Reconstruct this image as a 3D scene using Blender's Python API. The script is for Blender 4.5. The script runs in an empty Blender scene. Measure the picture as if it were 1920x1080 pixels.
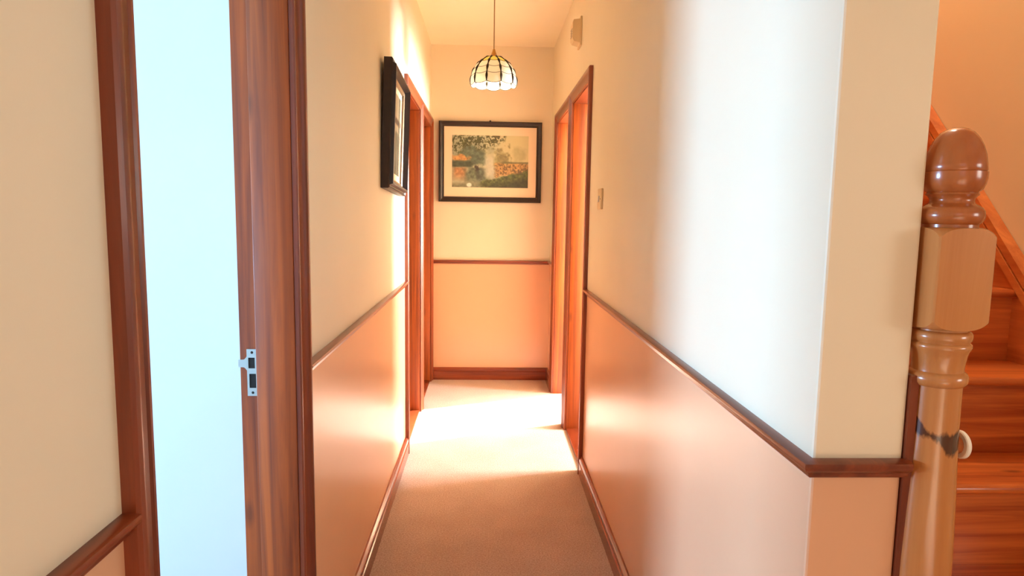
import bpy, math, random
import numpy as np
from mathutils import Matrix, Vector
random.seed(3)
PI = math.pi
scn = bpy.context.scene
COL = scn.collection

# ------------------------------------------------------------------ camera
FPX, YAW, PITCH, ROLL, CAMZ = 1229.56, 0.03994, 0.11205, 0.01515, 1.25
cy, sy, cp, sp = math.cos(YAW), math.sin(YAW), math.cos(PITCH), math.sin(PITCH)
Fw = Vector((sy*cp, cy*cp, -sp)); Rt = Vector((cy, -sy, 0)); Up = Rt.cross(Fw)
R2 = Rt*math.cos(ROLL) + Up*math.sin(ROLL); U2 = Up*math.cos(ROLL) - Rt*math.sin(ROLL)
cam_d = bpy.data.cameras.new('camera'); cam = bpy.data.objects.new('camera', cam_d); COL.objects.link(cam)
cam_d.sensor_width = 36; cam_d.lens = 36*FPX/1920; cam_d.clip_start = 0.02
cam.matrix_world = Matrix(((R2.x, U2.x, -Fw.x, 0), (R2.y, U2.y, -Fw.y, 0), (R2.z, U2.z, -Fw.z, CAMZ), (0, 0, 0, 1)))
scn.camera = cam

# ------------------------------------------------------------------ world, daylight, exposure
world = bpy.data.worlds.new('world'); scn.world = world; world.use_nodes = True
wn = world.node_tree.nodes['Background']; wn.inputs[0].default_value = (0.62, 0.78, 1.0, 1); wn.inputs[1].default_value = 1.0
scn.view_settings.view_transform = 'Standard'; scn.view_settings.look = 'None'
scn.view_settings.gamma = 1.0; scn.view_settings.use_curve_mapping = False
scn.view_settings.exposure = -0.22
scn.cycles.max_bounces = 10; scn.cycles.diffuse_bounces = 7; scn.cycles.glossy_bounces = 4
scn.cycles.caustics_reflective = False; scn.cycles.caustics_refractive = False
scn.cycles.sample_clamp_indirect = 6.0

def area_light(name, loc, direction, w, h, power, color):
    d = bpy.data.lights.new(name, 'AREA'); d.shape = 'RECTANGLE'; d.size = w; d.size_y = h
    d.energy = power; d.color = color
    o = bpy.data.objects.new(name, d); COL.objects.link(o); o.location = loc
    o.rotation_euler = Vector(direction).to_track_quat('-Z', 'Z').to_euler()
    return o
# daylight entering through the windows of the rooms off the passage and of the hall, plus two added fill lamps
sun_d = bpy.data.lights.new('sun', 'SUN'); sun_d.energy = 38; sun_d.angle = math.radians(1.5); sun_d.color = (1.0, 0.97, 0.94)
sun = bpy.data.objects.new('sun', sun_d); COL.objects.link(sun); sun.location = (8, 8, 6)
sun.rotation_euler = Vector((-1, -0.407, -0.62)).to_track_quat('-Z', 'Y').to_euler()
area_light('daylight_near_room', (-3.44, 0.50, 1.02), (1, 0, 0), 0.30, 1.3, 285, (0.36, 0.64, 1.0))
area_light('daylight_far_room', (2.54, 5.15, 1.30), (-1, 0, 0), 1.1, 1.4, 420, (1.0, 0.98, 0.92))
area_light('daylight_middle_room', (2.54, 3.42, 1.30), (-1, 0, 0), 0.55, 1.4, 760, (0.93, 0.97, 1.0))
area_light('daylight_hall', (2.54, -0.45, 1.40), (-1, 0, 0), 0.55, 0.85, 18, (1.0, 0.94, 0.82))
area_light('fill_front', (0.30, -1.54, 1.55), (0, 1, 0), 1.0, 1.0, 1.0, (1.0, 0.94, 0.84))  # added fill lamp behind the viewpoint
area_light('fill_stairwell', (1.05, 2.3, 4.56), (0.15, -0.1, -1), 0.6, 0.9, 62, (1.0, 0.92, 0.78))  # added fill lamp under the closed lid, brightens the stair wall

# ------------------------------------------------------------------ helpers
def lin(c): return tuple((v/255/12.92 if v/255 <= 0.04045 else ((v/255+0.055)/1.055)**2.4) for v in c)
def put(o, parent=None, mat=None):
    COL.objects.link(o)
    if parent is not None: o.parent = parent
    if mat is not None:
        for m in (mat if isinstance(mat, (list, tuple)) else [mat]): o.data.materials.append(m)
    return o
def mesh(name, v, f, mat=None, parent=None, smooth=None, loc=None, mats=None):
    me = bpy.data.meshes.new(name); me.from_pydata([tuple(a) for a in v], [], [tuple(a) for a in f]); me.update()
    if mats is not None:
        for p, m in zip(me.polygons, mats): p.material_index = m
    o = bpy.data.objects.new(name, me); put(o, parent, mat)
    fix_normals(me)
    if smooth is not None:
        me.polygons.foreach_set('use_smooth', [True]*len(me.polygons))
        me.set_sharp_from_angle(angle=math.radians(smooth))
    if loc is not None: o.location = loc
    return o
import bmesh
def fix_normals(me):
    bm = bmesh.new(); bm.from_mesh(me); bmesh.ops.recalc_face_normals(bm, faces=bm.faces); bm.to_mesh(me); bm.free()
BF = [(0,1,2,3), (7,6,5,4), (0,4,5,1), (1,5,6,2), (2,6,7,3), (3,7,4,0)]
def boxv(x0, x1, y0, y1, z0, z1):
    return [(x0,y0,z0), (x1,y0,z0), (x1,y1,z0), (x0,y1,z0), (x0,y0,z1), (x1,y0,z1), (x1,y1,z1), (x0,y1,z1)]
def boxes(bl):
    v, f = [], []
    for b in bl:
        n = len(v); v += boxv(*b); f += [tuple(i+n for i in q) for q in BF]
    return v, f
def box(name, b, mat, parent=None, bevel=0.0, loc=None):
    v, f = boxes([b]); o = mesh(name, v, f, mat, parent, loc=loc)
    if bevel:
        bm = bmesh.new(); bm.from_mesh(o.data)
        bmesh.ops.bevel(bm, geom=list(bm.edges), offset=bevel, segments=2, profile=0.5, affect='EDGES')
        bm.to_mesh(o.data); bm.free()
        o.data.polygons.foreach_set('use_smooth', [True]*len(o.data.polygons)); o.data.set_sharp_from_angle(angle=math.radians(50))
    return o
def loft(secs, close_ends=True):
    """closed sections of equal length -> skin"""
    n = len(secs[0]); v = [p for s in secs for p in s]; f = []
    for k in range(len(secs)-1):
        for i in range(n):
            j = (i+1) % n; f.append((k*n+i, k*n+j, (k+1)*n+j, (k+1)*n+i))
    if close_ends: f.append(tuple(range(n))[::-1]); f.append(tuple((len(secs)-1)*n+i for i in range(n)))
    return v, f
def lathe(prof, seg=48, capped=True):
    secs = [[(r*math.cos(2*PI*i/seg), r*math.sin(2*PI*i/seg), z) for i in range(seg)] for r, z in prof]
    return loft(secs, capped)
def empty(name, loc): 
    o = bpy.data.objects.new(name, None); o.location = loc; o.empty_display_size = 0.1; COL.objects.link(o); return o
def tag(o, label, cat=None, group=None, kind=None):
    o['label'] = label
    if cat: o['category'] = cat
    if group: o['group'] = group
    if kind: o['kind'] = kind
    return o
def struct(o, label, cat): return tag(o, label, cat, kind='structure')
def plan_extrude(prof, pts, side):
    """extrude profile (t outwards, z) along a plan polyline, mitred; side=+1: outwards is left of travel"""
    secs = []
    P = [Vector(p) for p in pts]
    for i, p in enumerate(P):
        def nrm(a, b):
            d = (b-a).normalized(); return Vector((-d.y, d.x))*side
        if i == 0: m = nrm(P[0], P[1])
        elif i == len(P)-1: m = nrm(P[-2], P[-1])
        else:
            a, b = nrm(P[i-1], p), nrm(p, P[i+1]); m = (a+b)/(1+a.dot(b))
        secs.append([(p.x+m.x*t, p.y+m.y*t, z) for t, z in prof])
    return loft(secs)

# ------------------------------------------------------------------ materials
def new_mat(name):
    m = bpy.data.materials.new(name); m.use_nodes = True
    return m, m.node_tree.nodes, m.node_tree.links, m.node_tree.nodes['Principled BSDF']
def plain(name, rgb, rough=0.5, metal=0.0, spec=0.5, coat=0.0):
    m, n, l, b = new_mat(name)
    b.inputs['Base Color'].default_value = (*lin(rgb), 1); b.inputs['Roughness'].default_value = rough
    b.inputs['Metallic'].default_value = metal; b.inputs['Specular IOR Level'].default_value = spec
    b.inputs['Coat Weight'].default_value = coat; b.inputs['Coat Roughness'].default_value = 0.06
    return m
def paint(name, rgb, rough, bump=0.03, var=0.03, scale=60):
    m, n, l, b = new_mat(name)
    tc = n.new('ShaderNodeTexCoord'); ns = n.new('ShaderNodeTexNoise'); ns.inputs['Scale'].default_value = 1.7; ns.inputs['Detail'].default_value = 4
    l.new(tc.outputs['Object'], ns.inputs['Vector'])
    rp = n.new('ShaderNodeValToRGB'); c = lin(rgb)
    rp.color_ramp.elements[0].position = 0.3; rp.color_ramp.elements[1].position = 0.7
    rp.color_ramp.elements[0].color = (*[v*(1-var) for v in c], 1); rp.color_ramp.elements[1].color = (*[min(1, v*(1+var)) for v in c], 1)
    l.new(ns.outputs['Fac'], rp.inputs[0]); l.new(rp.outputs[0], b.inputs['Base Color'])
    n2 = n.new('ShaderNodeTexNoise'); n2.inputs['Scale'].default_value = scale; n2.inputs['Detail'].default_value = 3
    l.new(tc.outputs['Object'], n2.inputs['Vector'])
    bp = n.new('ShaderNodeBump'); bp.inputs['Strength'].default_value = bump; bp.inputs['Distance'].default_value = 0.004
    l.new(n2.outputs['Fac'], bp.inputs['Height']); l.new(bp.outputs[0], b.inputs['Normal'])
    b.inputs['Roughness'].default_value = rough
    return m
def wood(name, light, dark, axis='z', rough=0.32, coat=0.25, knots=0.5, grain=26, stain=None):
    m, n, l, b = new_mat(name)
    tc = n.new('ShaderNodeTexCoord'); mp = n.new('ShaderNodeMapping')
    s = {'x': (1.3, grain, grain), 'y': (grain, 1.3, grain), 'z': (grain, grain, 1.3)}[axis]
    mp.inputs['Scale'].default_value = s; l.new(tc.outputs['Object'], mp.inputs['Vector'])
    ob = n.new('ShaderNodeObjectInfo'); ad = n.new('ShaderNodeVectorMath'); ad.operation = 'ADD'
    ml = n.new('ShaderNodeMath'); ml.operation = 'MULTIPLY'; ml.inputs[1].default_value = 37.0
    l.new(ob.outputs['Random'], ml.inputs[0]); l.new(mp.outputs[0], ad.inputs[0]); l.new(ml.outputs[0], ad.inputs[1])
    ns = n.new('ShaderNodeTexNoise'); ns.inputs['Scale'].default_value = 1.0; ns.inputs['Detail'].default_value = 6; ns.inputs['Roughness'].default_value = 0.62; ns.inputs['Distortion'].default_value = 0.6
    l.new(ad.outputs[0], ns.inputs['Vector'])
    rp = n.new('ShaderNodeValToRGB'); e = rp.color_ramp.elements
    e[0].position = 0.33; e[0].color = (*lin(dark), 1); e[1].position = 0.66; e[1].color = (*lin(light), 1)
    l.new(ns.outputs['Fac'], rp.inputs[0]); out = rp.outputs[0]
    if knots > 0:
        mk = n.new('ShaderNodeMapping'); k = {'x': (3.2, 9, 9), 'y': (9, 3.2, 9), 'z': (9, 9, 3.2)}[axis]
        mk.inputs['Scale'].default_value = k; l.new(tc.outputs['Object'], mk.inputs['Vector'])
        a2 = n.new('ShaderNodeVectorMath'); a2.operation = 'ADD'; l.new(mk.outputs[0], a2.inputs[0]); l.new(ml.outputs[0], a2.inputs[1])
        vo = n.new('ShaderNodeTexVoronoi'); vo.inputs['Scale'].default_value = 1.0; l.new(a2.outputs[0], vo.inputs['Vector'])
        kr = n.new('ShaderNodeMapRange'); kr.inputs['From Min'].default_value = 0.04; kr.inputs['From Max'].default_value = 0.13
        kr.inputs['To Min'].default_value = knots; kr.inputs['To Max'].default_value = 0.0; l.new(vo.outputs['Distance'], kr.inputs['Value'])
        mx = n.new('ShaderNodeMixRGB'); mx.inputs[2].default_value = (*[v*0.3 for v in lin(dark)], 1)
        l.new(kr.outputs[0], mx.inputs[0]); l.new(out, mx.inputs[1]); out = mx.outputs[0]
    if stain: out = stain(n, l, tc, out)
    l.new(out, b.inputs['Base Color'])
    bp = n.new('ShaderNodeBump'); bp.inputs['Strength'].default_value = 0.06; bp.inputs['Distance'].default_value = 0.003
    l.new(ns.outputs['Fac'], bp.inputs['Height']); l.new(bp.outputs[0], b.inputs['Normal'])
    b.inputs['Roughness'].default_value = rough; b.inputs['Coat Weight'].default_value = coat; b.inputs['Coat Roughness'].default_value = 0.12
    return m

M_CREAM = paint('cream_wall_paint', (234, 222, 197), 0.48)
M_PEACH = paint('peach_wall_paint', (222, 172, 136), 0.27)
M_STAIRWALL = paint('apricot_wall_paint', (230, 208, 172), 0.5)
M_WHITE = paint('white_room_paint', (186, 192, 196), 0.6)
M_CEIL = paint('ceiling_paint', (246, 234, 206), 0.7)
M_CASE = wood('varnished_casing_wood', (142, 64, 30), (96, 36, 15), 'z', 0.36, 0.12, 0.35)
M_CASEY = wood('varnished_casing_wood_lengthwise', (142, 64, 30), (96, 36, 15), 'y', 0.28, 0.3, 0.0)
M_CASEX = wood('varnished_casing_wood_crosswise', (142, 64, 30), (96, 36, 15), 'x', 0.28, 0.3, 0.0)
M_JAMB = wood('varnished_jamb_wood', (170, 80, 18), (108, 42, 9), 'z', 0.5, 0.05, 0.5, 40)
M_SKIRT = wood('varnished_skirting_wood', (150, 66, 34), (102, 36, 18), 'y', 0.25, 0.4, 0.0)
M_SKIRTX = wood('varnished_skirting_wood_crosswise', (150, 66, 34), (102, 36, 18), 'x', 0.25, 0.4, 0.0)
M_STEP = wood('pine_stair_wood', (216, 120, 56), (156, 68, 26), 'x', 0.34, 0.3, 0.95, 30)
M_STRING = wood('pine_stringer_wood', (222, 134, 70), (180, 92, 42), 'y', 0.30, 0.4, 0.2, 16)
M_STEEL = plain('galvanised_steel', (190, 195, 192), 0.35, 1.0)
M_DARK = plain('painted_hole_shade', (14, 10, 8), 0.8)  # near-black standing in for shade inside the strike plate holes
M_SCREW = plain('dark_screw_steel', (60, 58, 56), 0.4, 0.9)
M_PLASTIC = plain('cream_plastic', (224, 198, 156), 0.4)
M_WPLASTIC = plain('white_plastic', (238, 232, 220), 0.35)
M_FRAME = wood('dark_frame_wood', (40, 20, 11), (24, 11, 6), 'x', 0.42, 0.06, 0.0)
M_SLIP = plain('silvered_brown_slip', (150, 122, 92), 0.35, 0.5)
M_MAT = plain('ivory_mount_board', (238, 218, 190), 0.7)
M_BRASS = plain('aged_brass', (176, 130, 66), 0.38, 0.8)
M_CORD = plain('gold_flex', (150, 118, 70), 0.5)
M_LEAD = plain('patinated_lead_came', (40, 30, 16), 0.45, 0.6)

def carpet_mat():
    m, n, l, b = new_mat('tan_carpet')
    tc = n.new('ShaderNodeTexCoord')
    a = n.new('ShaderNodeTexNoise'); a.inputs['Scale'].default_value = 170; a.inputs['Detail'].default_value = 4; a.inputs['Roughness'].default_value = 0.7
    c = n.new('ShaderNodeTexNoise'); c.inputs['Scale'].default_value = 5; c.inputs['Detail'].default_value = 3
    l.new(tc.outputs['Object'], a.inputs['Vector']); l.new(tc.outputs['Object'], c.inputs['Vector'])
    r1 = n.new('ShaderNodeValToRGB'); e = r1.color_ramp.elements
    e[0].position = 0.3; e[0].color = (*lin((166, 132, 114)), 1); e[1].position = 0.7; e[1].color = (*lin((220, 196, 181)), 1)
    l.new(a.outputs['Fac'], r1.inputs[0])
    mx = n.new('ShaderNodeMixRGB'); mx.blend_type = 'MULTIPLY'; mx.inputs[0].default_value = 0.35
    r2 = n.new('ShaderNodeValToRGB'); r2.color_ramp.elements[0].position = 0.35; r2.color_ramp.elements[0].color = (0.7, 0.66, 0.62, 1); r2.color_ramp.elements[1].position = 0.65
    l.new(c.outputs['Fac'], r2.inputs[0]); l.new(r1.outputs[0], mx.inputs[1]); l.new(r2.outputs[0], mx.inputs[2])
    l.new(mx.outputs[0], b.inputs['Base Color'])
    bp = n.new('ShaderNodeBump'); bp.inputs['Strength'].default_value = 0.5; bp.inputs['Distance'].default_value = 0.006
    l.new(a.outputs['Fac'], bp.inputs['Height']); l.new(bp.outputs[0], b.inputs['Normal'])
    b.inputs['Roughness'].default_value = 0.95; b.inputs['Specular IOR Level'].default_value = 0.1
    b.inputs['Sheen Weight'].default_value = 0.2
    return m
M_CARPET = carpet_mat()

# ------------------------------------------------------------------ room shell
XL, XR, YB, ZC = -0.41, 0.475, 4.88, 2.45
XRO, YW = 0.608, 0.898            # stair side and near end of the right wall
XS, XH = 1.57, 2.60               # stair wall, outer wall on the right
ZD = 0.892                        # paint change behind the dado rail
def wall(name, bl, label, lo=None, hi=None):
    """boxes split at the dado so that the two paints are real zones of the wall"""
    out, mi = [], []
    for b in bl:
        if b[4] < ZD < b[5] and lo is not None:
            out += [(b[0], b[1], b[2], b[3], b[4], ZD), (b[0], b[1], b[2], b[3], ZD, b[5])]; mi += [1]*6+[0]*6
        else: out.append(b); mi += [0]*6
    v, f = boxes(out)
    return struct(mesh(name, v, f, [hi, lo] if lo else [hi], mats=mi), label, 'wall')
DOORS = dict(near=(0.79, 1.41), l1=(3.38, 4.05), l2=(4.17, 4.80), r1=(3.105, 3.70), r2=(3.83, 4.49))
HEAD, JT = 1.862, 0.013
def openings(x0, x1, ya, yb, ops):
    bl, y = [], ya
    for a, b in ops:
        a -= 0.025; b += 0.025
        bl.append((x0, x1, y, a, 0, ZC)); bl.append((x0, x1, a, b, HEAD+0.025, ZC)); y = b
    bl.append((x0, x1, y, yb, 0, ZC)); return bl
v, f = boxes([(-3.6, XH+0.1, -1.7, YB+0.1, -0.08, 0), (XR, XH+0.1, YB+0.1, 6.3, -0.08, 0)])
struct(mesh('floor', v, f, M_CARPET), 'tan carpet running the length of the passage', 'floor')
v, f = boxes([(-3.6, XRO-0.02, -1.7, YB+0.1, ZC, ZC+0.1), (XRO-0.02, XH+0.1, -1.7, 1.25, ZC, ZC+0.1), (XS, XH+0.1, 1.25, 3.0, ZC, ZC+0.1), (XRO-0.02, XH+0.1, 3.0, 6.3, ZC, ZC+0.1)])
struct(mesh('ceiling', v, f, M_CEIL), 'cream ceiling over the passage', 'ceiling')
wall('wall_left', openings(XL-0.12, XL, -1.6, YB, [DOORS['near'], DOORS['l1'], DOORS['l2']]), 'left passage wall painted cream above and peach below the rail', M_PEACH, M_CREAM)
# right wall: eased corners at its near end
def wall_right():
    ops = openings(XR, XRO, YW, YB, [DOORS['r1'], DOORS['r2']])
    r = 0.004
    y1 = ops[0][3]
    plan = [(XR, YW+r), (XR+r*0.3, YW+r*0.3), (XR+r, YW), (XRO-r, YW), (XRO-r*0.3, YW+r*0.3), (XRO, YW+r), (XRO, y1), (XR, y1)]
    V, Fc, mi = [], [], []
    for z0, z1, m in ((0, ZD, 1), (ZD, ZC, 0)):
        v, f = loft([[(x, y, z0) for x, y in plan], [(x, y, z1) for x, y in plan]])
        n = len(V); V += v; Fc += [tuple(i+n for i in q) for q in f]; mi += [m]*len(f)
    for b in ops[1:]:
        parts = [(b[0], b[1], b[2], b[3], b[4], ZD, 1), (b[0], b[1], b[2], b[3], ZD, b[5], 0)] if b[4] < ZD else [(*b, 0)]
        for q in parts:
            v, f = boxes([q[:6]]); n = len(V); V += v; Fc += [tuple(i+n for i in k) for k in f]; mi += [q[6]]*6
    return struct(mesh('wall_right', V, Fc, [M_CREAM, M_PEACH], mats=mi), 'right passage wall with a free end beside the newel post', 'wall')
wall_right()
wall('wall_back', [(XL-0.12, XRO, YB, YB+0.1, 0, ZC)], 'end wall of the passage behind the framed landscape', M_PEACH, M_CREAM)
# rooms beyond the doors and the hall behind the camera
wall('wall_near_room', [(-3.5, XL-0.12, 1.90, 2.0, 0, ZC), (-3.5, XL-0.12, -0.7, -0.6, 0, ZC), (-3.6, -3.5, -0.7, 0.20, 0, ZC), (-3.6, -3.5, 0.80, 2.0, 0, ZC),
     (-3.6, -3.5, 0.20, 0.80, 0, 0.32), (-3.6, -3.5, 0.20, 0.80, 1.72, ZC)], 'bright white room wall seen through the nearest doorway', None, M_WHITE)
wall('wall_left_rooms', [(-2.1, -2.0, 3.0, YB, 0, ZC), (-2.0, XL-0.12, 3.0, 3.1, 0, ZC), (-2.0, XL-0.12, 4.08, 4.14, 0, ZC), (-2.0, XL-0.12, YB, YB+0.1, 0, ZC)], 'walls of the two rooms off the far left doors', None, M_CREAM)
wall('wall_right_rooms', [(XRO, XH+0.1, 3.02, 3.08, 0, ZC), (XRO, XH, 3.735, 3.795, 0, ZC), (XRO-0.1, XH+0.1, 6.2, 6.3, 0, ZC), (XRO-0.1, XRO, YB+0.1, 6.2, 0, ZC),
     (XH, XH+0.1, 3.08, 3.14, 0, ZC), (XH, XH+0.1, 3.70, 4.60, 0, ZC), (XH, XH+0.1, 5.70, 6.2, 0, ZC),
     (XH, XH+0.1, 3.14, 3.70, 0, 0.58), (XH, XH+0.1, 3.14, 3.70, 2.02, ZC), (XH, XH+0.1, 4.60, 5.70, 0, 0.58), (XH, XH+0.1, 4.60, 5.70, 2.02, ZC)], 'walls of the two rooms off the right doors', None, M_CREAM)
wall('wall_stair', [(XS, XS+0.1, 0.95, 3.0, 0, 4.6), (XRO-0.01, XS+0.1, 3.0, 3.08, ZC, 4.6), (XRO-0.1, XRO, 1.25, 3.0, ZC, 4.6), (XRO-0.1, XS+0.1, 1.15, 1.25, ZC+0.1, 4.6), (XRO-0.1, XS+0.1, 1.15, 3.08, 4.6, 4.7)],
     'apricot wall rising behind the staircase', None, M_STAIRWALL)
wall('wall_hall', [(XS, XH+0.1, 0.95, 1.05, 0, ZC), (XH, XH+0.1, -1.7, -0.95, 0, ZC), (XH, XH+0.1, 0.05, 0.95, 0, ZC), (XH, XH+0.1, -0.95, 0.05, 0, 0.9), (XH, XH+0.1, -0.95, 0.05, 1.9, ZC),
     (XL-0.12, -0.22, -1.7, -1.6, 0, ZC), (0.82, XH+0.1, -1.7, -1.6, 0, ZC), (-0.22, 0.82, -1.7, -1.6, 0, 1.03), (-0.22, 0.82, -1.7, -1.6, 2.07, ZC)], 'hall walls at the foot of the stairs', None, M_CREAM)

# ------------------------------------------------------------------ dado rails, skirtings
RAIL = [(0, 0.879), (0.006, 0.879), (0.009, 0.882), (0.010, 0.887), (0.014, 0.890), (0.019, 0.894), (0.021, 0.899), (0.020, 0.904), (0.016, 0.906), (0, 0.906)]
BASE = [(0, 0), (0.018, 0), (0.018, 0.060), (0.014, 0.063), (0.014, 0.067), (0.017, 0.071), (0.016, 0.080), (0.011, 0.086), (0.006, 0.092), (0, 0.093)]
CW = 0.06
def run(name, prof, pts, side, mat, label, cat):
    v, f = plan_extrude(prof, pts, side); return struct(mesh(name, v, f, mat, smooth=38), label, cat)
run('trim_1', RAIL, [(XL, -1.6), (XL, DOORS['near'][0]-CW)], -1, M_CASEY, 'wooden dado rail ending at the near side of the nearest door frame', 'dado rail')
run('trim_2', RAIL, [(XL, DOORS['near'][1]+CW), (XL, DOORS['l1'][0]-CW)], -1, M_CASEY, 'wooden dado rail along the left wall below the small dark frame', 'dado rail')
run('trim_3', RAIL, [(XR, DOORS['r2'][1]+CW), (XR, YB), (XL, YB)], 1, M_CASEX, 'wooden dado rail across the end wall under the landscape picture', 'dado rail')
run('trim_4', RAIL, [(XR, DOORS['r1'][0]-CW), (XR, YW), (XRO+0.004, YW)], -1, M_CASEY, 'wooden dado rail along the right wall turning the corner towards the newel post', 'dado rail')
run('baseboard_left', BASE, [(XL, DOORS['near'][1]+CW), (XL, DOORS['l1'][0]-CW)], -1, M_SKIRT, 'varnished skirting board along the left wall', 'baseboard')
run('baseboard_near', BASE, [(XL, -1.6), (XL, DOORS['near'][0]-CW)], -1, M_SKIRT, 'varnished skirting board before the nearest door frame', 'baseboard')
run('baseboard_back', BASE, [(XR, DOORS['r2'][1]+CW), (XR, YB), (XL, YB)], 1, M_SKIRTX, 'varnished skirting board across the end wall', 'baseboard')
run('baseboard_right', BASE, [(XR, DOORS['r1'][0]-CW), (XR, YW), (XRO, YW)], -1, M_SKIRT, 'varnished skirting board along the right wall', 'baseboard')
# upright wood strip closing the wall end beside the newel
def strip():
    x0, x1, y0, y1, zt = 0.6085, 0.6205, 0.893, 0.918, 1.03
    s = [(x0, 0), (x1, 0), (x1, zt-0.006)] + [(x0+(x1-x0)*(0.5+0.5*math.cos(a)), zt-0.006+0.006*math.sin(a)) for a in (PI/4, PI/2, 3*PI/4)] + [(x0, zt-0.006)]
    v, f = loft([[(x, y0, z) for x, z in s], [(x, y1, z) for x, z in s]])
    return struct(mesh('trim_5', v, f, M_CASE), 'narrow upright wood strip between the wall end and the newel post', 'trim')
strip()

# ------------------------------------------------------------------ door frames (open doorways without leaves in view)
CASING = [(0, 0), (0, 0.008), (0.004, 0.011), (0.009, 0.011), (0.012, 0.008), (0.017, 0.0105), (0.038, 0.0155), (0.042, 0.0195), (0.050, 0.021), (0.056, 0.020), (0.060, 0.016), (0.060, 0)]
def door(idx, X, s, ys, label, saddle=True):
    """s=+1: passage lies on the +x side of the wall plane X"""
    y0, y1 = ys; W = 0.12 if s > 0 else XRO-XR
    T = empty('door_%d' % idx, (X, (y0+y1)/2, 0)); struct(T, label, 'door frame'); O = Vector(T.location)
    rel = lambda v: [(a[0]-O.x, a[1]-O.y, a[2]) for a in v]
    P = lambda t: X + s*t
    for yy, d in ((y0, -1), (y1, 1)):
        v, f = loft([[(P(t), yy+d*(w+0.003), 0) for w, t in CASING], [(P(t), yy+d*(w+0.003), HEAD+w+0.003) for w, t in CASING]])
        mesh('casing_leg', rel(v), f, M_CASE, T, smooth=35)
    v, f = loft([[(P(t), y0-w-0.003, HEAD+w+0.003) for w, t in CASING], [(P(t), y1+w+0.003, HEAD+w+0.003) for w, t in CASING]])
    mesh('casing_head', rel(v), f, M_CASEY, T, smooth=35)
    xa, xb = sorted((P(0), P(-W-0.003)))          # jamb lining through the wall
    xs, xe = sorted((P(-0.001), P(-0.085)))         # planted stop on the passage side, rebate on the room side
    for yy, d in ((y0, -1), (y1, 1)):
        box('jamb', tuple(rel([(xa, min(yy+d*JT, yy+d*0.025), 0)])[0][:1])+(xb-O.x, min(yy+d*JT, yy+d*0.025)-O.y, max(yy+d*JT, yy+d*0.025)-O.y, 0, HEAD+JT), M_JAMB, T)
        box('door_stop', (xs-O.x, xe-O.x, min(yy, yy+d*JT)-O.y, max(yy, yy+d*JT)-O.y, 0, HEAD), M_JAMB, T, bevel=0.0015)
    box('head_jamb', (xa-O.x, xb-O.x, y0-0.025-O.y, y1+0.025-O.y, HEAD+JT, HEAD+0.025), M_CASEY, T)
    box('head_stop', (xs-O.x, xe-O.x, y0-O.y, y1-O.y, HEAD, HEAD+JT), M_CASEY, T)
    if saddle: box('saddle', (xa-O.x, xb-O.x, y0-O.y, y1-O.y, 0, 0.012), M_SKIRT, T, bevel=0.004)
    return T
D1 = door(1, XL, 1, DOORS['near'], 'dark wooden door frame with a steel strike plate, nearest on the left')
door(2, XL, 1, DOORS['l1'], 'wooden door frame on the left beyond the small dark frame')
door(3, XL, 1, DOORS['l2'], 'wooden door frame on the left touching the end wall')
door(4, XR, -1, DOORS['r1'], 'orange-lit wooden door frame on the right beyond the light switch')
door(5, XR, -1, DOORS['r2'], 'yellow-lit wooden door frame on the right nearest the end wall', saddle=False)

# strike plate on the far jamb of the nearest doorway
def strike():
    x0, z0, w, h = -0.5185, 0.846, 0.0225, 0.104     # plate on plane y, facing the camera
    ox, oy = D1.location.x, D1.location.y; y = DOORS['near'][1]+JT
    us = [0, 0.14, 0.20, 0.76, 0.84, 1.0]; vs = [0, 0.17, 0.475, 0.59, 0.82, 1.0]
    V, Fc = [], []
    def quadbox(ua, ub, va, vb, th=0.0016):
        b = (x0+ua*w-ox, x0+ub*w-ox, y-th-oy, y-0.0002-oy, z0+va*h, z0+vb*h); v, f = boxes([b]); n = len(V); V.extend(v); Fc.extend(tuple(i+n for i in q) for q in f)
    quadbox(0, 1, 0, .17); quadbox(0, .20, .17, .475); quadbox(.84, 1, .17, .475); quadbox(0, 1, .475, .59); quadbox(0, .14, .59, .82); quadbox(.76, 1, .59, .82); quadbox(0, 1, .82, 1)
    # curved lip running to the room edge of the rebate
    n = len(V); top, bot = [], []
    for k in range(7):
        q = k/6; u = -0.80*q; a = max(0, 1-q/0.45)**2
        top.append((x0+u*w-ox, z0+h*(0.775+0.07*a))); bot.append((x0+u*w-ox, z0+h*(0.615-0.07*a)))
    loop = top+bot[::-1]
    v, f = loft([[(a, y-0.0018-oy, c) for a, c in loop], [(a, y-0.0002-oy, c) for a, c in loop]]); V.extend(v); Fc.extend(tuple(i+n for i in q) for q in f)
    S = mesh('strike_plate', V, Fc, M_STEEL, D1); S['label'] = 'bright steel strike plate'
    box('hole_shade', (x0+.14*w-ox, x0+.84*w-ox, y-0.0006-oy, y-0.0001-oy, z0+.17*h, z0+.82*h), M_DARK, S)  # flat dark sheet on the jamb, imitates shade in the plate holes
    for vv in (0.07, 0.93):
        a, b = lathe([(0.0001, 0.0012), (0.0022, 0.0009), (0.0030, 0.0)], 14)
        o = mesh('screw', [(p[0], -p[2], p[1]) for p in a], b, M_SCREW, S); o.location = (x0+0.5*w-ox, y-0.0016-oy, z0+vv*h)
    return S
strike()

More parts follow.
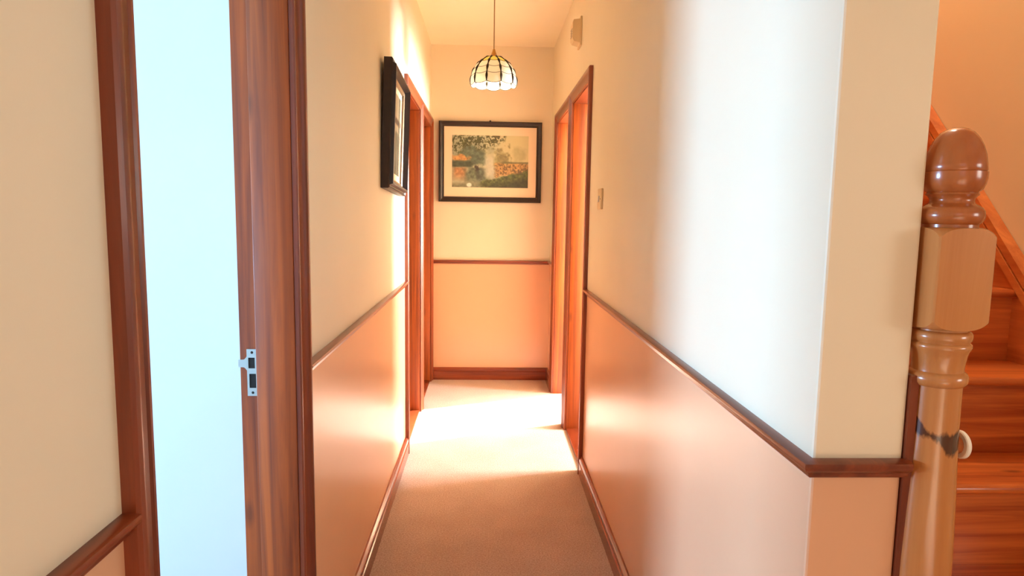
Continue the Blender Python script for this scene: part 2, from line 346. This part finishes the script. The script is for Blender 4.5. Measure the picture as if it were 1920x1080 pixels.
# windows that bring the daylight in (frames only show from inside the rooms)
def window(idx, fixed, s, a0, a1, z0, z1, axis, label):
    T = empty('window_%d' % idx, (0, 0, 0)); struct(T, label, 'window'); t = 0.04
    def B(n, p0, p1, q0, q1):
        d = sorted((fixed+s*0.03, fixed+s*0.08))
        box(n, (d[0], d[1], p0, p1, q0, q1) if axis == 'x' else (p0, p1, d[0], d[1], q0, q1), M_WPLASTIC, T)
    B('window_frame', a0, a0+t, z0, z1); B('window_frame', a1-t, a1, z0, z1); B('window_frame', a0+t, a1-t, z0, z0+t); B('window_frame', a0+t, a1-t, z1-t, z1)
window(1, -3.5, -1, 0.20, 0.80, 0.32, 1.72, 'x', 'window of the white room off the nearest doorway')
window(2, XH, 1, 3.14, 3.70, 0.58, 2.02, 'x', 'window of the room beyond the orange-lit doorway')
window(3, XH, 1, 4.60, 5.70, 0.58, 2.02, 'x', 'window of the room beyond the yellow-lit doorway')
window(4, XH, 1, -0.95, 0.05, 0.90, 1.90, 'x', 'hall window to the right of the stairs')
window(5, -1.6, -1, -0.22, 0.82, 1.03, 2.07, 'y', 'added hall window behind the viewpoint')  # unseen window, added to light the hall from behind the camera

# ------------------------------------------------------------------ staircase
RISE, GO, Y1, NOSE, TT = 0.2107, 0.195, 1.045, 0.022, 0.024
ST = empty('staircase', (0.62, Y1, 0)); tag(ST, 'steep closed pine staircase climbing behind the newel post', 'staircase')
xw0, xw1 = 0.0, XS-0.03-0.62
def tread_mesh():
    r = TT/2; prof = [(GO+NOSE, 0), (GO+NOSE, -TT)] + [(r-r*math.sin(a), -r-r*math.cos(a)) for a in [PI*k/8 for k in range(9)]]
    v, f = loft([[(xw0, y, z) for y, z in prof], [(xw1, y, z) for y, z in prof]])
    o = mesh('tread', v, f, M_STEP, ST, smooth=40); return o
t0 = tread_mesh(); r0 = box('riser', (xw0, xw1, NOSE, NOSE+0.016, -RISE, -TT), M_STEP, ST)
for k in range(10):
    t = t0 if k == 0 else t0.copy(); r = r0 if k == 0 else r0.copy()
    if k: COL.objects.link(t); COL.objects.link(r)
    t.location = (0, k*GO, (k+1)*RISE); r.location = (0, k*GO, (k+1)*RISE)
def sloped(name, x0, x1, prof, mat, y0=-0.12, y1=1.93):
    """prof: vertical offsets above the nosing line"""
    m = RISE/GO; v, f = [], []
    P = [(y0, max(prof[0]+RISE+m*y0, 0)), (y1, prof[0]+RISE+m*y1), (y1, prof[1]+RISE+m*y1), (y0, prof[1]+RISE+m*y0)]
    v, f = loft([[(x0, y, z) for y, z in P], [(x1, y, z) for y, z in P]])
    return v, f
SG = mesh('stringer', *sloped('s', xw1, xw1+0.028, (-0.60, 0.030), None), M_STRING, ST)
mesh('stringer_cap', *sloped('c', xw1-0.012, xw1+0.028, (-0.006, 0.026), None), M_STRING, SG)
mesh('stringer_cap', *sloped('c', xw1-0.004, xw1+0.028, (0.026, 0.034), None), M_STRING, SG)
mesh('stringer_cap', *sloped('c', xw1-0.010, xw1+0.028, (0.034, 0.068), None), M_STRING, SG)

# ------------------------------------------------------------------ newel post
def stain(n, l, tc, src):
    sx = n.new('ShaderNodeSeparateXYZ'); l.new(tc.outputs['Object'], sx.inputs[0])
    def mth(op, a, b=None, c=None):
        q = n.new('ShaderNodeMath'); q.operation = op
        for i, x in enumerate((a, b, c)):
            if x is None: continue
            if isinstance(x, (int, float)): q.inputs[i].default_value = x
            else: l.new(x, q.inputs[i])
        return q.outputs[0]
    u = mth('DIVIDE', mth('ADD', mth('SUBTRACT', mth('MULTIPLY', sx.outputs['X'], 0.81), mth('MULTIPLY', sx.outputs['Y'], 0.58)), 0.034), 0.068)   # 0..1 around the worn side of the post
    cz = n.new('ShaderNodeFloatCurve'); cw = n.new('ShaderNodeFloatCurve')
    def curve(nd, pts):
        c = nd.mapping.curves[0]
        while len(c.points) < len(pts): c.points.new(0.5, 0.5)
        for p, (a, b) in zip(c.points, pts): p.location = (a, b)
        nd.mapping.update(); l.new(u, nd.inputs['Value'])
    curve(cz, [(0, 0.92), (0.12, 0.80), (0.30, 0.52), (0.50, 0.40), (0.70, 0.32), (0.88, 0.20), (1, 0.30)])
    curve(cw, [(0, 0.22), (0.12, 0.34), (0.28, 0.32), (0.46, 0.13), (0.66, 0.20), (0.86, 0.46), (1, 0.42)])
    zc = mth('MULTIPLY_ADD', cz.outputs[0], 0.06, 0.922)               # centre height of the mark
    hw = mth('MULTIPLY', cw.outputs[0], 0.036)
    ns = n.new('ShaderNodeTexNoise'); ns.inputs['Scale'].default_value = 230; ns.inputs['Detail'].default_value = 4
    mp = n.new('ShaderNodeMapping'); mp.inputs['Scale'].default_value = (1, 1, 0.3); l.new(tc.outputs['Object'], mp.inputs[0]); l.new(mp.outputs[0], ns.inputs['Vector'])
    d = mth('ABSOLUTE', mth('SUBTRACT', sx.outputs['Z'], zc))
    d = mth('ADD', mth('SUBTRACT', d, hw), mth('MULTIPLY', mth('SUBTRACT', ns.outputs['Fac'], 0.5), 0.016))
    mr = n.new('ShaderNodeMapRange'); mr.inputs['From Min'].default_value = -0.004; mr.inputs['From Max'].default_value = 0.002; mr.inputs['To Min'].default_value = 0.95; mr.inputs['To Max'].default_value = 0
    l.new(d, mr.inputs['Value'])
    front = mth('LESS_THAN', mth('ADD', mth('MULTIPLY', sx.outputs['X'], 0.58), mth('MULTIPLY', sx.outputs['Y'], 0.81)), 0.008)
    mx = n.new('ShaderNodeMixRGB'); mx.inputs[2].default_value = (*lin((66, 32, 18)), 1)
    l.new(mth('MULTIPLY', mr.outputs[0], front), mx.inputs[0]); l.new(src, mx.inputs[1]); return mx.outputs[0]
M_NEWEL = wood('golden_newel_wood', (198, 134, 76), (176, 108, 54), 'z', 0.26, 0.5, 0.12, 14)
M_CAP = wood('brown_newel_cap_wood', (186, 108, 54), (160, 84, 38), 'z', 0.24, 0.3, 0.0, 14)
M_SHAFT = wood('worn_newel_wood', (198, 134, 76), (176, 108, 54), 'z', 0.26, 0.5, 0.10, 14, stain=stain)
NX, NY, HB = 0.6535, 0.9065, 0.0405
NW = empty('newel_post', (NX, NY, 0)); tag(NW, 'turned golden pine newel post with a bullet-shaped cap at the foot of the stairs', 'newel post')
ZB0, ZB1 = 1.098, 1.241
cap = [(0.0001, 1.3795), (0.007, 1.3788), (0.014, 1.3765), (0.021, 1.3715), (0.0275, 1.363), (0.0325, 1.353), (0.0362, 1.341), (0.0385, 1.328), (0.0392, 1.3195), (0.0385, 1.3185), (0.0400, 1.3175), (0.0400, 1.309), (0.0385, 1.301), (0.0355, 1.294),
       (0.0310, 1.2895), (0.0320, 1.2885), (0.0325, 1.2865), (0.0300, 1.2845), (0.0275, 1.281), (0.0270, 1.277), (0.0290, 1.2735), (0.0330, 1.2715), (0.0345, 1.270), (0.0375, 1.2685), (0.0402, 1.264), (0.0412, 1.258), (0.0402, 1.252), (0.0375, 1.2475), (0.0345, 1.245), (0.0345, ZB1-0.004)]
v, f = lathe(cap[::-1], 56); mesh('finial', v, f, M_CAP, NW, smooth=50)
def block():
    c, h = 0.0022, HB
    plan = [(h, -h+c), (h, h-c), (h-c, h), (-h+c, h), (-h, h-c), (-h, -h+c), (-h+c, -h), (h-c, -h)]
    v, f = loft([[(x, y, ZB0-0.01) for x, y in plan], [(x, y, ZB1+0.01) for x, y in plan]])
    sq = mesh('block', v, f, M_NEWEL, NW)
    sh = [(0.0345+(h*1.47-0.0345)*math.sin(q*PI/2), 0.027*(1-math.cos(q*PI/2))) for q in [k/12 for k in range(13)]]
    prof = [(r, ZB0+z) for r, z in sh]+[(r, ZB1-z) for r, z in sh[::-1]]
    v, f = lathe(prof, 96); cut = mesh('turning', v, f, M_NEWEL)
    md = sq.modifiers.new('turned', 'BOOLEAN'); md.operation = 'INTERSECT'; md.solver = 'EXACT'; md.object = cut
    cut.location = (NX, NY, 0); bpy.context.view_layer.update()
    me = bpy.data.meshes.new_from_object(sq.evaluated_get(bpy.context.evaluated_depsgraph_get()))
    sq.modifiers.clear(); sq.data = me; bpy.data.objects.remove(cut)
    me.polygons.foreach_set('use_smooth', [True]*len(me.polygons)); me.set_sharp_from_angle(angle=math.radians(22))
block()
shaft = [(0.0345, ZB0+0.003), (0.0345, 1.0955), (0.0375, 1.0945), (0.0398, 1.091), (0.0402, 1.087), (0.0395, 1.0825), (0.0372, 1.0795), (0.0372, 1.0785), (0.0400, 1.0765), (0.0405, 1.0725), (0.0392, 1.069), (0.0375, 1.066), (0.0355, 1.058), (0.0340, 1.048), (0.0333, 1.040), (0.0335, 1.0365),
         (0.0370, 1.0345), (0.0392, 1.030), (0.0397, 1.0255), (0.0390, 1.021), (0.0365, 1.017), (0.0335, 1.0155), (0.0335, 1.00), (0.0340, 0.95), (0.0355, 0.90), (0.0385, 0.83), (0.0405, 0.76), (0.0410, 0.70), (0.0410, 0.40), (0.039, 0.30), (0.041, 0.28), (0.041, 0)]
v, f = lathe(shaft[::-1], 56); mesh('shaft', v, f, M_SHAFT, NW, smooth=50)
v, f = lathe([(0.0001, 0.0), (0.0190, 0.0), (0.0205, 0.0015), (0.0205, 0.006), (0.0190, 0.0075), (0.012, 0.0078), (0.0001, 0.0078)], 32)
dsc = mesh('fixing_disc', [(p[2], p[0], p[1]) for p in v], f, M_WPLASTIC, NW, smooth=40); dsc.location = (0.0370, -0.006, 0.926); dsc['label'] = 'white plastic fixing disc'
v, f = lathe([(0.0001, -0.012), (0.013, -0.012), (0.013, 0.001), (0.0001, 0.001)], 16)
mesh('fixing_washer', [(p[2], p[0], p[1]) for p in v], f, M_CAP, dsc)

# ------------------------------------------------------------------ pendant lamp
LX, LY, LZ = 0.0275, 3.40, 1.905
LP = empty('pendant_lamp', (LX, LY, LZ)); tag(LP, 'hanging dome lamp of leaded white glass panes on a thin cord', 'lamp')
def glass(name, rgb):
    m, n, l, b = new_mat(name); o = n['Material Output']
    tr = n.new('ShaderNodeBsdfTranslucent'); tr.inputs[0].default_value = (*lin(rgb), 1)
    b.inputs['Base Color'].default_value = (*lin(rgb), 1); b.inputs['Roughness'].default_value = 0.2
    mx = n.new('ShaderNodeMixShader'); mx.inputs[0].default_value = 0.62
    l.new(b.outputs[0], mx.inputs[1]); l.new(tr.outputs[0], mx.inputs[2]); l.new(mx.outputs[0], o.inputs[0]); return m
M_GW, M_GY = glass('white_opal_glass', (250, 248, 236)), glass('pale_yellow_glass', (244, 230, 150))
RS, HS, NP = 0.115, 0.128, 10
TB = [math.radians(a) for a in (11, 38, 57, 73, 94)]
def dome(t, a, out=0.0): return ((RS*math.sin(t)+out)*math.cos(a), (RS*math.sin(t)+out)*math.sin(a), HS*math.cos(t)+out*math.cos(t))
hw = PI/NP
def sag(q, k): return math.radians((0.0, 4.5, 4.0, 4.0, 3.5)[k])*(1-q*q)
for row in range(4):
    n = 7; V, Fc = [], []
    for th in (0.0, 0.0025):
        for i in range(5):
            for j in range(n):
                q = -1+2*j/(n-1); t = (TB[row]+sag(q, row))*(1-i/4)+(TB[row+1]+sag(q, row+1))*(i/4)
                bul = 0.003*(1-q*q)*math.sin(PI*(0.1+0.8*i/4))
                V.append(dome(t, q*hw*0.97, bul-th))
    N = 5*n
    for i in range(4):
        for j in range(n-1):
            a = i*n+j; Fc += [(a, a+1, a+n+1, a+n), (N+a, N+a+n, N+a+n+1, N+a+1)]
    for j in range(n-1): Fc += [(j, N+j, N+j+1, j+1), (4*n+j, 4*n+j+1, N+4*n+j+1, N+4*n+j)]
    for i in range(4): Fc += [(i*n, i*n+n, N+i*n+n, N+i*n), (i*n+n-1, N+i*n+n-1, N+i*n+2*n-1, i*n+2*n-1)]
    p0 = mesh('pane', V, Fc, M_GY if row == 0 else M_GW, LP, smooth=50)
    for k in range(NP):
        p = p0 if k == 0 else p0.copy()
        if k: COL.objects.link(p)
        p.rotation_euler = (0, 0, -PI/2+2*PI*k/NP)
def tube_pts(pts, rad, seg=6):
    secs = []; P = [Vector(p) for p in pts]
    for i, p in enumerate(P):
        d = (P[min(i+1, len(P)-1)]-P[max(i-1, 0)]).normalized(); r = Vector((p.x, p.y, 0)); r = r.normalized() if r.length > 1e-5 else Vector((1, 0, 0))
        a = (r-d*r.dot(d)).normalized(); b = d.cross(a); rr = rad[i] if isinstance(rad, list) else rad
        secs.append([tuple(p+a*rr*math.cos(2*PI*k/seg)+b*rr*math.sin(2*PI*k/seg)) for k in range(seg)])
    return loft(secs)
rr = []; tt = []
for i in range(33):
    q = i/32; t = TB[0]+(TB[4]-TB[0])*q; tt.append(dome(t, hw, 0.001))
    ph = (0.0 if t < TB[1] else 1)
    near = min(abs(t-b) for b in TB[:5]); rr.append(0.0030+0.0040*max(0, 1-abs(((q*4) % 1)-0.45)/0.45))
v, f = tube_pts(tt, rr); rib0 = mesh('rib', v, f, M_LEAD, LP, smooth=60)
for k in range(NP):
    p = rib0 if k == 0 else rib0.copy()
    if k: COL.objects.link(p)
    p.rotation_euler = (0, 0, -PI/2+2*PI*k/NP)
for row in range(1, 5):
    V, Fc = [], []
    for k in range(NP):
        pts = [dome(TB[row]+sag(-1+2*j/6, row), -PI/2+2*PI*k/NP+(-1+2*j/6)*hw, 0.0012) for j in range(7)]
        v, f = tube_pts(pts, 0.0011 if row < 4 else 0.0014, 5); n = len(V); V += v; Fc += [tuple(i+n for i in q) for q in f]
    mesh('came', V, Fc, M_LEAD, LP, smooth=60)
v, f = lathe([(0.026, HS-0.006), (0.024, HS), (0.017, HS+0.006), (0.013, HS+0.014), (0.0085, HS+0.026), (0.006, HS+0.036), (0.003, HS+0.038)], 24); mesh('cap', v, f, M_BRASS, LP, smooth=50)
v, f = lathe([(0.0028, HS+0.036), (0.0028, ZC-LZ)], 10); mesh('cord', v, f, M_CORD, LP, smooth=50)
v, f = lathe([(0.045, ZC-LZ), (0.045, ZC-LZ-0.008), (0.030, ZC-LZ-0.022), (0.006, ZC-LZ-0.028)], 28); mesh('ceiling_rose', v, f, M_PLASTIC, LP, smooth=40)
mb, nb, lb, bb = new_mat('lit_bulb'); bb.inputs['Emission Color'].default_value = (1, 0.86, 0.62, 1); bb.inputs['Emission Strength'].default_value = 6
v, f = lathe([(0.0001, 0.080), (0.010, 0.082), (0.014, 0.088), (0.015, 0.094), (0.013, 0.102), (0.010, 0.108), (0.009, 0.118), (0.0001, 0.118)], 20); mesh('bulb', v, f, mb, LP, smooth=50)
ld = bpy.data.lights.new('bulb_light', 'POINT'); ld.energy = 5; ld.color = (1, 0.80, 0.52); ld.shadow_soft_size = 0.02
lo = bpy.data.objects.new('bulb_light', ld); COL.objects.link(lo); lo.location = (LX, LY, LZ+0.055)

# ------------------------------------------------------------------ pictures
def vnoise(u, v, s, seed):
    r = np.random.RandomState(seed); g = r.rand(64, 64); x, y = u*s, v*s; xi, yi = np.floor(x).astype(int), np.floor(y).astype(int); fx, fy = x-xi, y-yi
    fx, fy = fx*fx*(3-2*fx), fy*fy*(3-2*fy); q = lambda a, b: g[a % 64, b % 64]
    return (q(xi, yi)*(1-fx)+q(xi+1, yi)*fx)*(1-fy)+(q(xi, yi+1)*(1-fx)+q(xi+1, yi+1)*fx)*fy
def fbm(u, v, s, seed): return sum(vnoise(u, v, s*2**k, seed+k)/2**k for k in range(4))/1.875
def paint_landscape(u, v):
    asp = 0.67; vv = v*asp
    img = np.zeros(u.shape+(3,)); S = lambda d, w=0.02: np.clip(0.5-d/(2*w), 0, 1)
    def over(m, c, var=0.0, seed=1, sc=30):
        nonlocal img
        c = np.array(c, float); cc = c*(1+var*(fbm(u, vv, sc, seed)[..., None]-0.5)*2); img = img*(1-m[..., None])+cc*m[..., None]
    ell = lambda cx, cy_, rx, ry, s=14, a=0.5, seed=5: np.sqrt(((u-cx)/rx)**2+((v-cy_)/ry)**2)-1+a*(fbm(u, vv, s, seed)-0.5)*2
    img[:] = np.array((206, 190, 156)); over(np.clip((u-0.35)/0.5, 0, 1), (228, 204, 156))
    over(S(ell(.15, .27, .32, .30, 12, .8, 9), .4)*0.7, (150, 142, 118), .2, 11)
    over(S(ell(.88, .36, .10, .15, 12, .5, 13), .3)*0.6, (178, 160, 118), .1, 14)
    over(S(ell(.68, .44, .10, .20, 16, 1.2, 15), .3)*0.85, (142, 124, 84), .3, 16)
    over(S(ell(.58, .50, .06, .10, 14, .7, 17), .3)*0.6, (150, 136, 92), .2, 18)
    over(S(ell(.27, .40, .17, .20, 12, .5, 21), .18)*0.92, (98, 104, 86), .35, 22)
    over(S(ell(.11, .44, .11, .075, 16, .5, 23), .2), (204, 142, 88), .3, 24, 50)
    over(S(np.abs(v-.56)-.065+0.04*(fbm(u, vv, 16, 25)-.5), .02)*S(u-.27-0.1*(fbm(u, vv, 20, 26)-.5), .03), (72, 76, 60), .3, 27)
    wat = S(.62-v+0.02*(fbm(u, vv*3, 14, 28)-.5), .02)*S(u-.60, .03)
    over(wat*0.9, (176, 162, 134), .15, 29)
    over(wat*S(np.abs(u-.10)-.085+.06*(fbm(u, vv*.4, 22, 30)-.5), .03)*S(v-.82, .08), (196, 134, 92), .3, 31)
    over(wat*S(np.abs(u-.32)-.13+.16*(fbm(u, vv*.8, 20, 32)-.5), .05)*S(v-.90, .08)*.9, (98, 100, 80), .5, 33)
    over(S(np.abs(u-.50)-.055+.08*(fbm(u, vv, 12, 34)-.5), .03)*S(np.abs(v-.60)-.20, .06), (208, 194, 172), .08, 35)
    over(S(ell(.33, .63, .028, .05, 30, 1.1, 36), .4)*.9, (58, 44, 38))
    over(S(ell(.34, .76, .05, .08, 30, 1.2, 37), .5)*.6, (70, 66, 52))
    bank = S(np.abs(v-.66)-.13+.07*(fbm(u, vv, 12, 38)-.5), .02)*S(.56-u-.05*(fbm(u, vv, 20, 39)-.5), .02)
    over(bank, (194, 142, 88), .35, 40, 60); over(bank*S(.56-fbm(u, vv, 55, 41), .05)*.7, (92, 70, 46))
    over(S(np.abs(v-.515)-.015, .01)*S(.66-u, .04)*.8, (104, 96, 62), .2, 42)
    fg = .90-.24*np.clip((u-.36)/.64, 0, 1)+.07*(fbm(u, vv, 24, 43)-.5)
    over(S(fg-v, .02)*S(.36-u, .03), (92, 92, 48), .5, 44, 45); over(S(fg+.14-v, .06)*S(.34-u, .06)*.75, (58, 54, 32), .3, 45)
    over(S(.93-v, .03)*S(u-.38, .05)*.8, (120, 112, 86), .4, 46); over(S(ell(.225, .95, .03, .04, 20, .5, 47), .3), (238, 232, 214))
    lim = np.where(u < .45, .30-.06*(u/.45)+.04*np.sin(u*20), np.clip(.26-(u-.45)*.85, 0, 1)+0.02)
    leaf = S(v-lim-.16*(fbm(u, vv, 18, 50)-.5), .06)*S(.47-vnoise(u, vv, 60, 51)*.35-vnoise(u, vv, 95, 54)*.35-vnoise(u, vv, 26, 55)*.3, .05)*S(u-.70, .02)
    over(leaf*.92, (74, 72, 40), .4, 52, 60)
    return np.clip(img*np.array((0.90, 0.98, 1.0)), 0, 255)
def paint_small(u, v):
    img = np.zeros(u.shape+(3,)); S = lambda d, w=0.02: np.clip(0.5-d/(2*w), 0, 1)
    def over(m, c):
        nonlocal img
        img = img*(1-m[..., None])+np.array(c, float)*m[..., None]
    img[:] = (222, 206, 168); over(S(.40-v), (206, 196, 164)); over(S(np.abs(v-.33)-.035), (96, 74, 52))
    over(S(.47-v-.05*(fbm(u, v, 8, 61)-.5))*.9, (128, 124, 96)); over(S(.62-v-.2*(fbm(u, v, 9, 62)-.5), .1)*.6, (150, 146, 118))
    over(S(np.abs(u-.86)-.05)*.7, (78, 70, 50)); return img
def picture_mat(name, attr, coat):
    m, n, l, b = new_mat(name); a = n.new('ShaderNodeAttribute'); a.attribute_name = attr
    l.new(a.outputs['Color'], b.inputs['Base Color']); b.inputs['Roughness'].default_value = 0.6; b.inputs['Coat Weight'].default_value = coat; b.inputs['Coat Roughness'].default_value = 0.03
    return m
def print_sheet(name, nx, nz, w, h, fn, parent, coat):
    U, V = np.meshgrid(np.linspace(0, 1, nx), np.linspace(0, 1, nz)); img = fn(U, V)
    c = img/255; c = np.where(c <= .04045, c/12.92, ((c+.055)/1.055)**2.4)
    vs = [(-w/2+w*U[j, i], 0, h/2-h*V[j, i]) for j in range(nz) for i in range(nx)]
    fs = [(j*nx+i, (j+1)*nx+i, (j+1)*nx+i+1, j*nx+i+1) for j in range(nz-1) for i in range(nx-1)]
    me = bpy.data.meshes.new(name); me.from_pydata(vs, [], fs); me.update()
    at = me.color_attributes.new('picture', 'FLOAT_COLOR', 'POINT'); at.data.foreach_set('color', np.concatenate([c.reshape(-1, 3), np.ones((nx*nz, 1))], 1).astype(np.float32).ravel())
    return put(bpy.data.objects.new(name, me), parent, picture_mat(name+'_print', 'picture', coat))
def frame_bars(name, W, H, prof, mat, parent):
    """prof: (inset from outer edge, depth towards the viewer); local -y is towards the viewer"""
    C = [(-W/2, -H/2), (W/2, -H/2), (W/2, H/2), (-W/2, H/2)]; I = [(1, 1), (-1, 1), (-1, -1), (1, -1)]
    for k in range(4):
        a, b = k, (k+1) % 4
        s = [[(C[q][0]+I[q][0]*i, -d, C[q][1]+I[q][1]*i) for i, d in prof] for q in (a, b)]
        v, f = loft(s); mesh(name, v, f, mat, parent, smooth=35)
LPIC = empty('landscape_picture', (0.0215, YB-0.002, 1.6245)); tag(LPIC, 'framed misty river landscape print with an ivory mount on the end wall', 'picture')
frame_bars('frame_rail', 0.748, 0.580, [(0, 0), (0, 0.022), (0.006, 0.028), (0.018, 0.026), (0.026, 0.020), (0.034, 0.022), (0.038, 0.016), (0.038, 0)], M_FRAME, LPIC)
box('mount', (-0.345, 0.345, -0.0125, -0.002, -0.262, 0.262), M_MAT, LPIC)
pr = print_sheet('print', 250, 168, 0.556, 0.374, paint_landscape, LPIC, 0.3); pr.location = (0.000, -0.0135, 0.004)
v, f = lathe([(0.0001, 0.0), (0.006, 0.002), (0.007, 0.006), (0.004, 0.010), (0.0001, 0.011)], 16)
hk = mesh('hanging_hook', v, f, M_FRAME, LPIC, smooth=50); hk.location = (-0.003, -0.014, 0.289)
# small frame on the left wall, hung slightly askew and leaning off the wall at its top
SPIC = empty('small_picture', (XL+0.0065, 2.835, 1.582)); tag(SPIC, 'small glazed picture in a deep black frame on the left wall', 'picture')
SPIC.rotation_euler = (Matrix.Rotation(math.radians(1.6), 3, 'Y') @ Matrix.Rotation(math.radians(-2.2), 3, 'X') @ Matrix.Rotation(PI/2, 3, 'Z')).to_euler()
frame_bars('frame_rail', 0.51, 0.495, [(0, 0), (0, 0.030), (0.004, 0.034), (0.010, 0.029), (0.014, 0.031), (0.019, 0.045), (0.026, 0.046), (0.034, 0.020), (0.036, 0.018), (0.036, 0)], M_FRAME, SPIC)
frame_bars('slip', 0.438, 0.423, [(0, 0.008), (0, 0.021), (0.004, 0.023), (0.010, 0.018), (0.014, 0.019), (0.016, 0.012), (0.016, 0.008)], M_SLIP, SPIC)
box('mount', (-0.21, 0.21, -0.0118, -0.002, -0.202, 0.202), M_MAT, SPIC)
pr2 = print_sheet('print', 60, 60, 0.35, 0.335, paint_small, SPIC, 1.0); pr2.location = (0, -0.0128, 0)

# ------------------------------------------------------------------ switch and sounder on the right wall
SW = empty('light_switch', (XR, 2.735, 1.318)); tag(SW, 'cream plastic light switch on the right wall before the doorways', 'light switch')
box('plate', (-0.009, 0, -0.043, 0.043, -0.043, 0.043), M_PLASTIC, SW, bevel=0.003)
o = box('rocker', (-0.0045, 0.0, -0.008, 0.008, -0.013, 0.013), M_WPLASTIC, SW, bevel=0.0015); o.location = (-0.0098, 0, 0); o.rotation_euler = (0, math.radians(6), 0)
for q in (-0.030, 0.030):
    v, f = lathe([(0.0001, 0.0012), (0.003, 0.0008), (0.0034, 0)], 12); s_ = mesh('screw', [(-p[2], p[0], p[1]) for p in v], f, M_SCREW, SW); s_.location = (-0.009, q, 0)
AL = empty('alarm_box', (XR, 3.50, 2.185)); tag(AL, 'small cream plastic alarm box high on the right wall near the ceiling', 'alarm')
box('back_plate', (-0.010, 0, -0.055, 0.055, -0.072, 0.072), M_PLASTIC, AL, bevel=0.003)
prof = [(-0.010, -0.058), (-0.040, -0.050), (-0.047, -0.036), (-0.047, 0.044), (-0.042, 0.056), (-0.010, 0.060)]
v, f = loft([[(x, -0.046, z) for x, z in prof], [(x, 0.046, z) for x, z in prof]]); mesh('housing', v, f, M_PLASTIC, AL)
for k in range(4): box('grille_slot', (-0.0478, -0.0465, -0.03, 0.03, -0.024+k*0.012, -0.020+k*0.012), M_SCREW, AL)
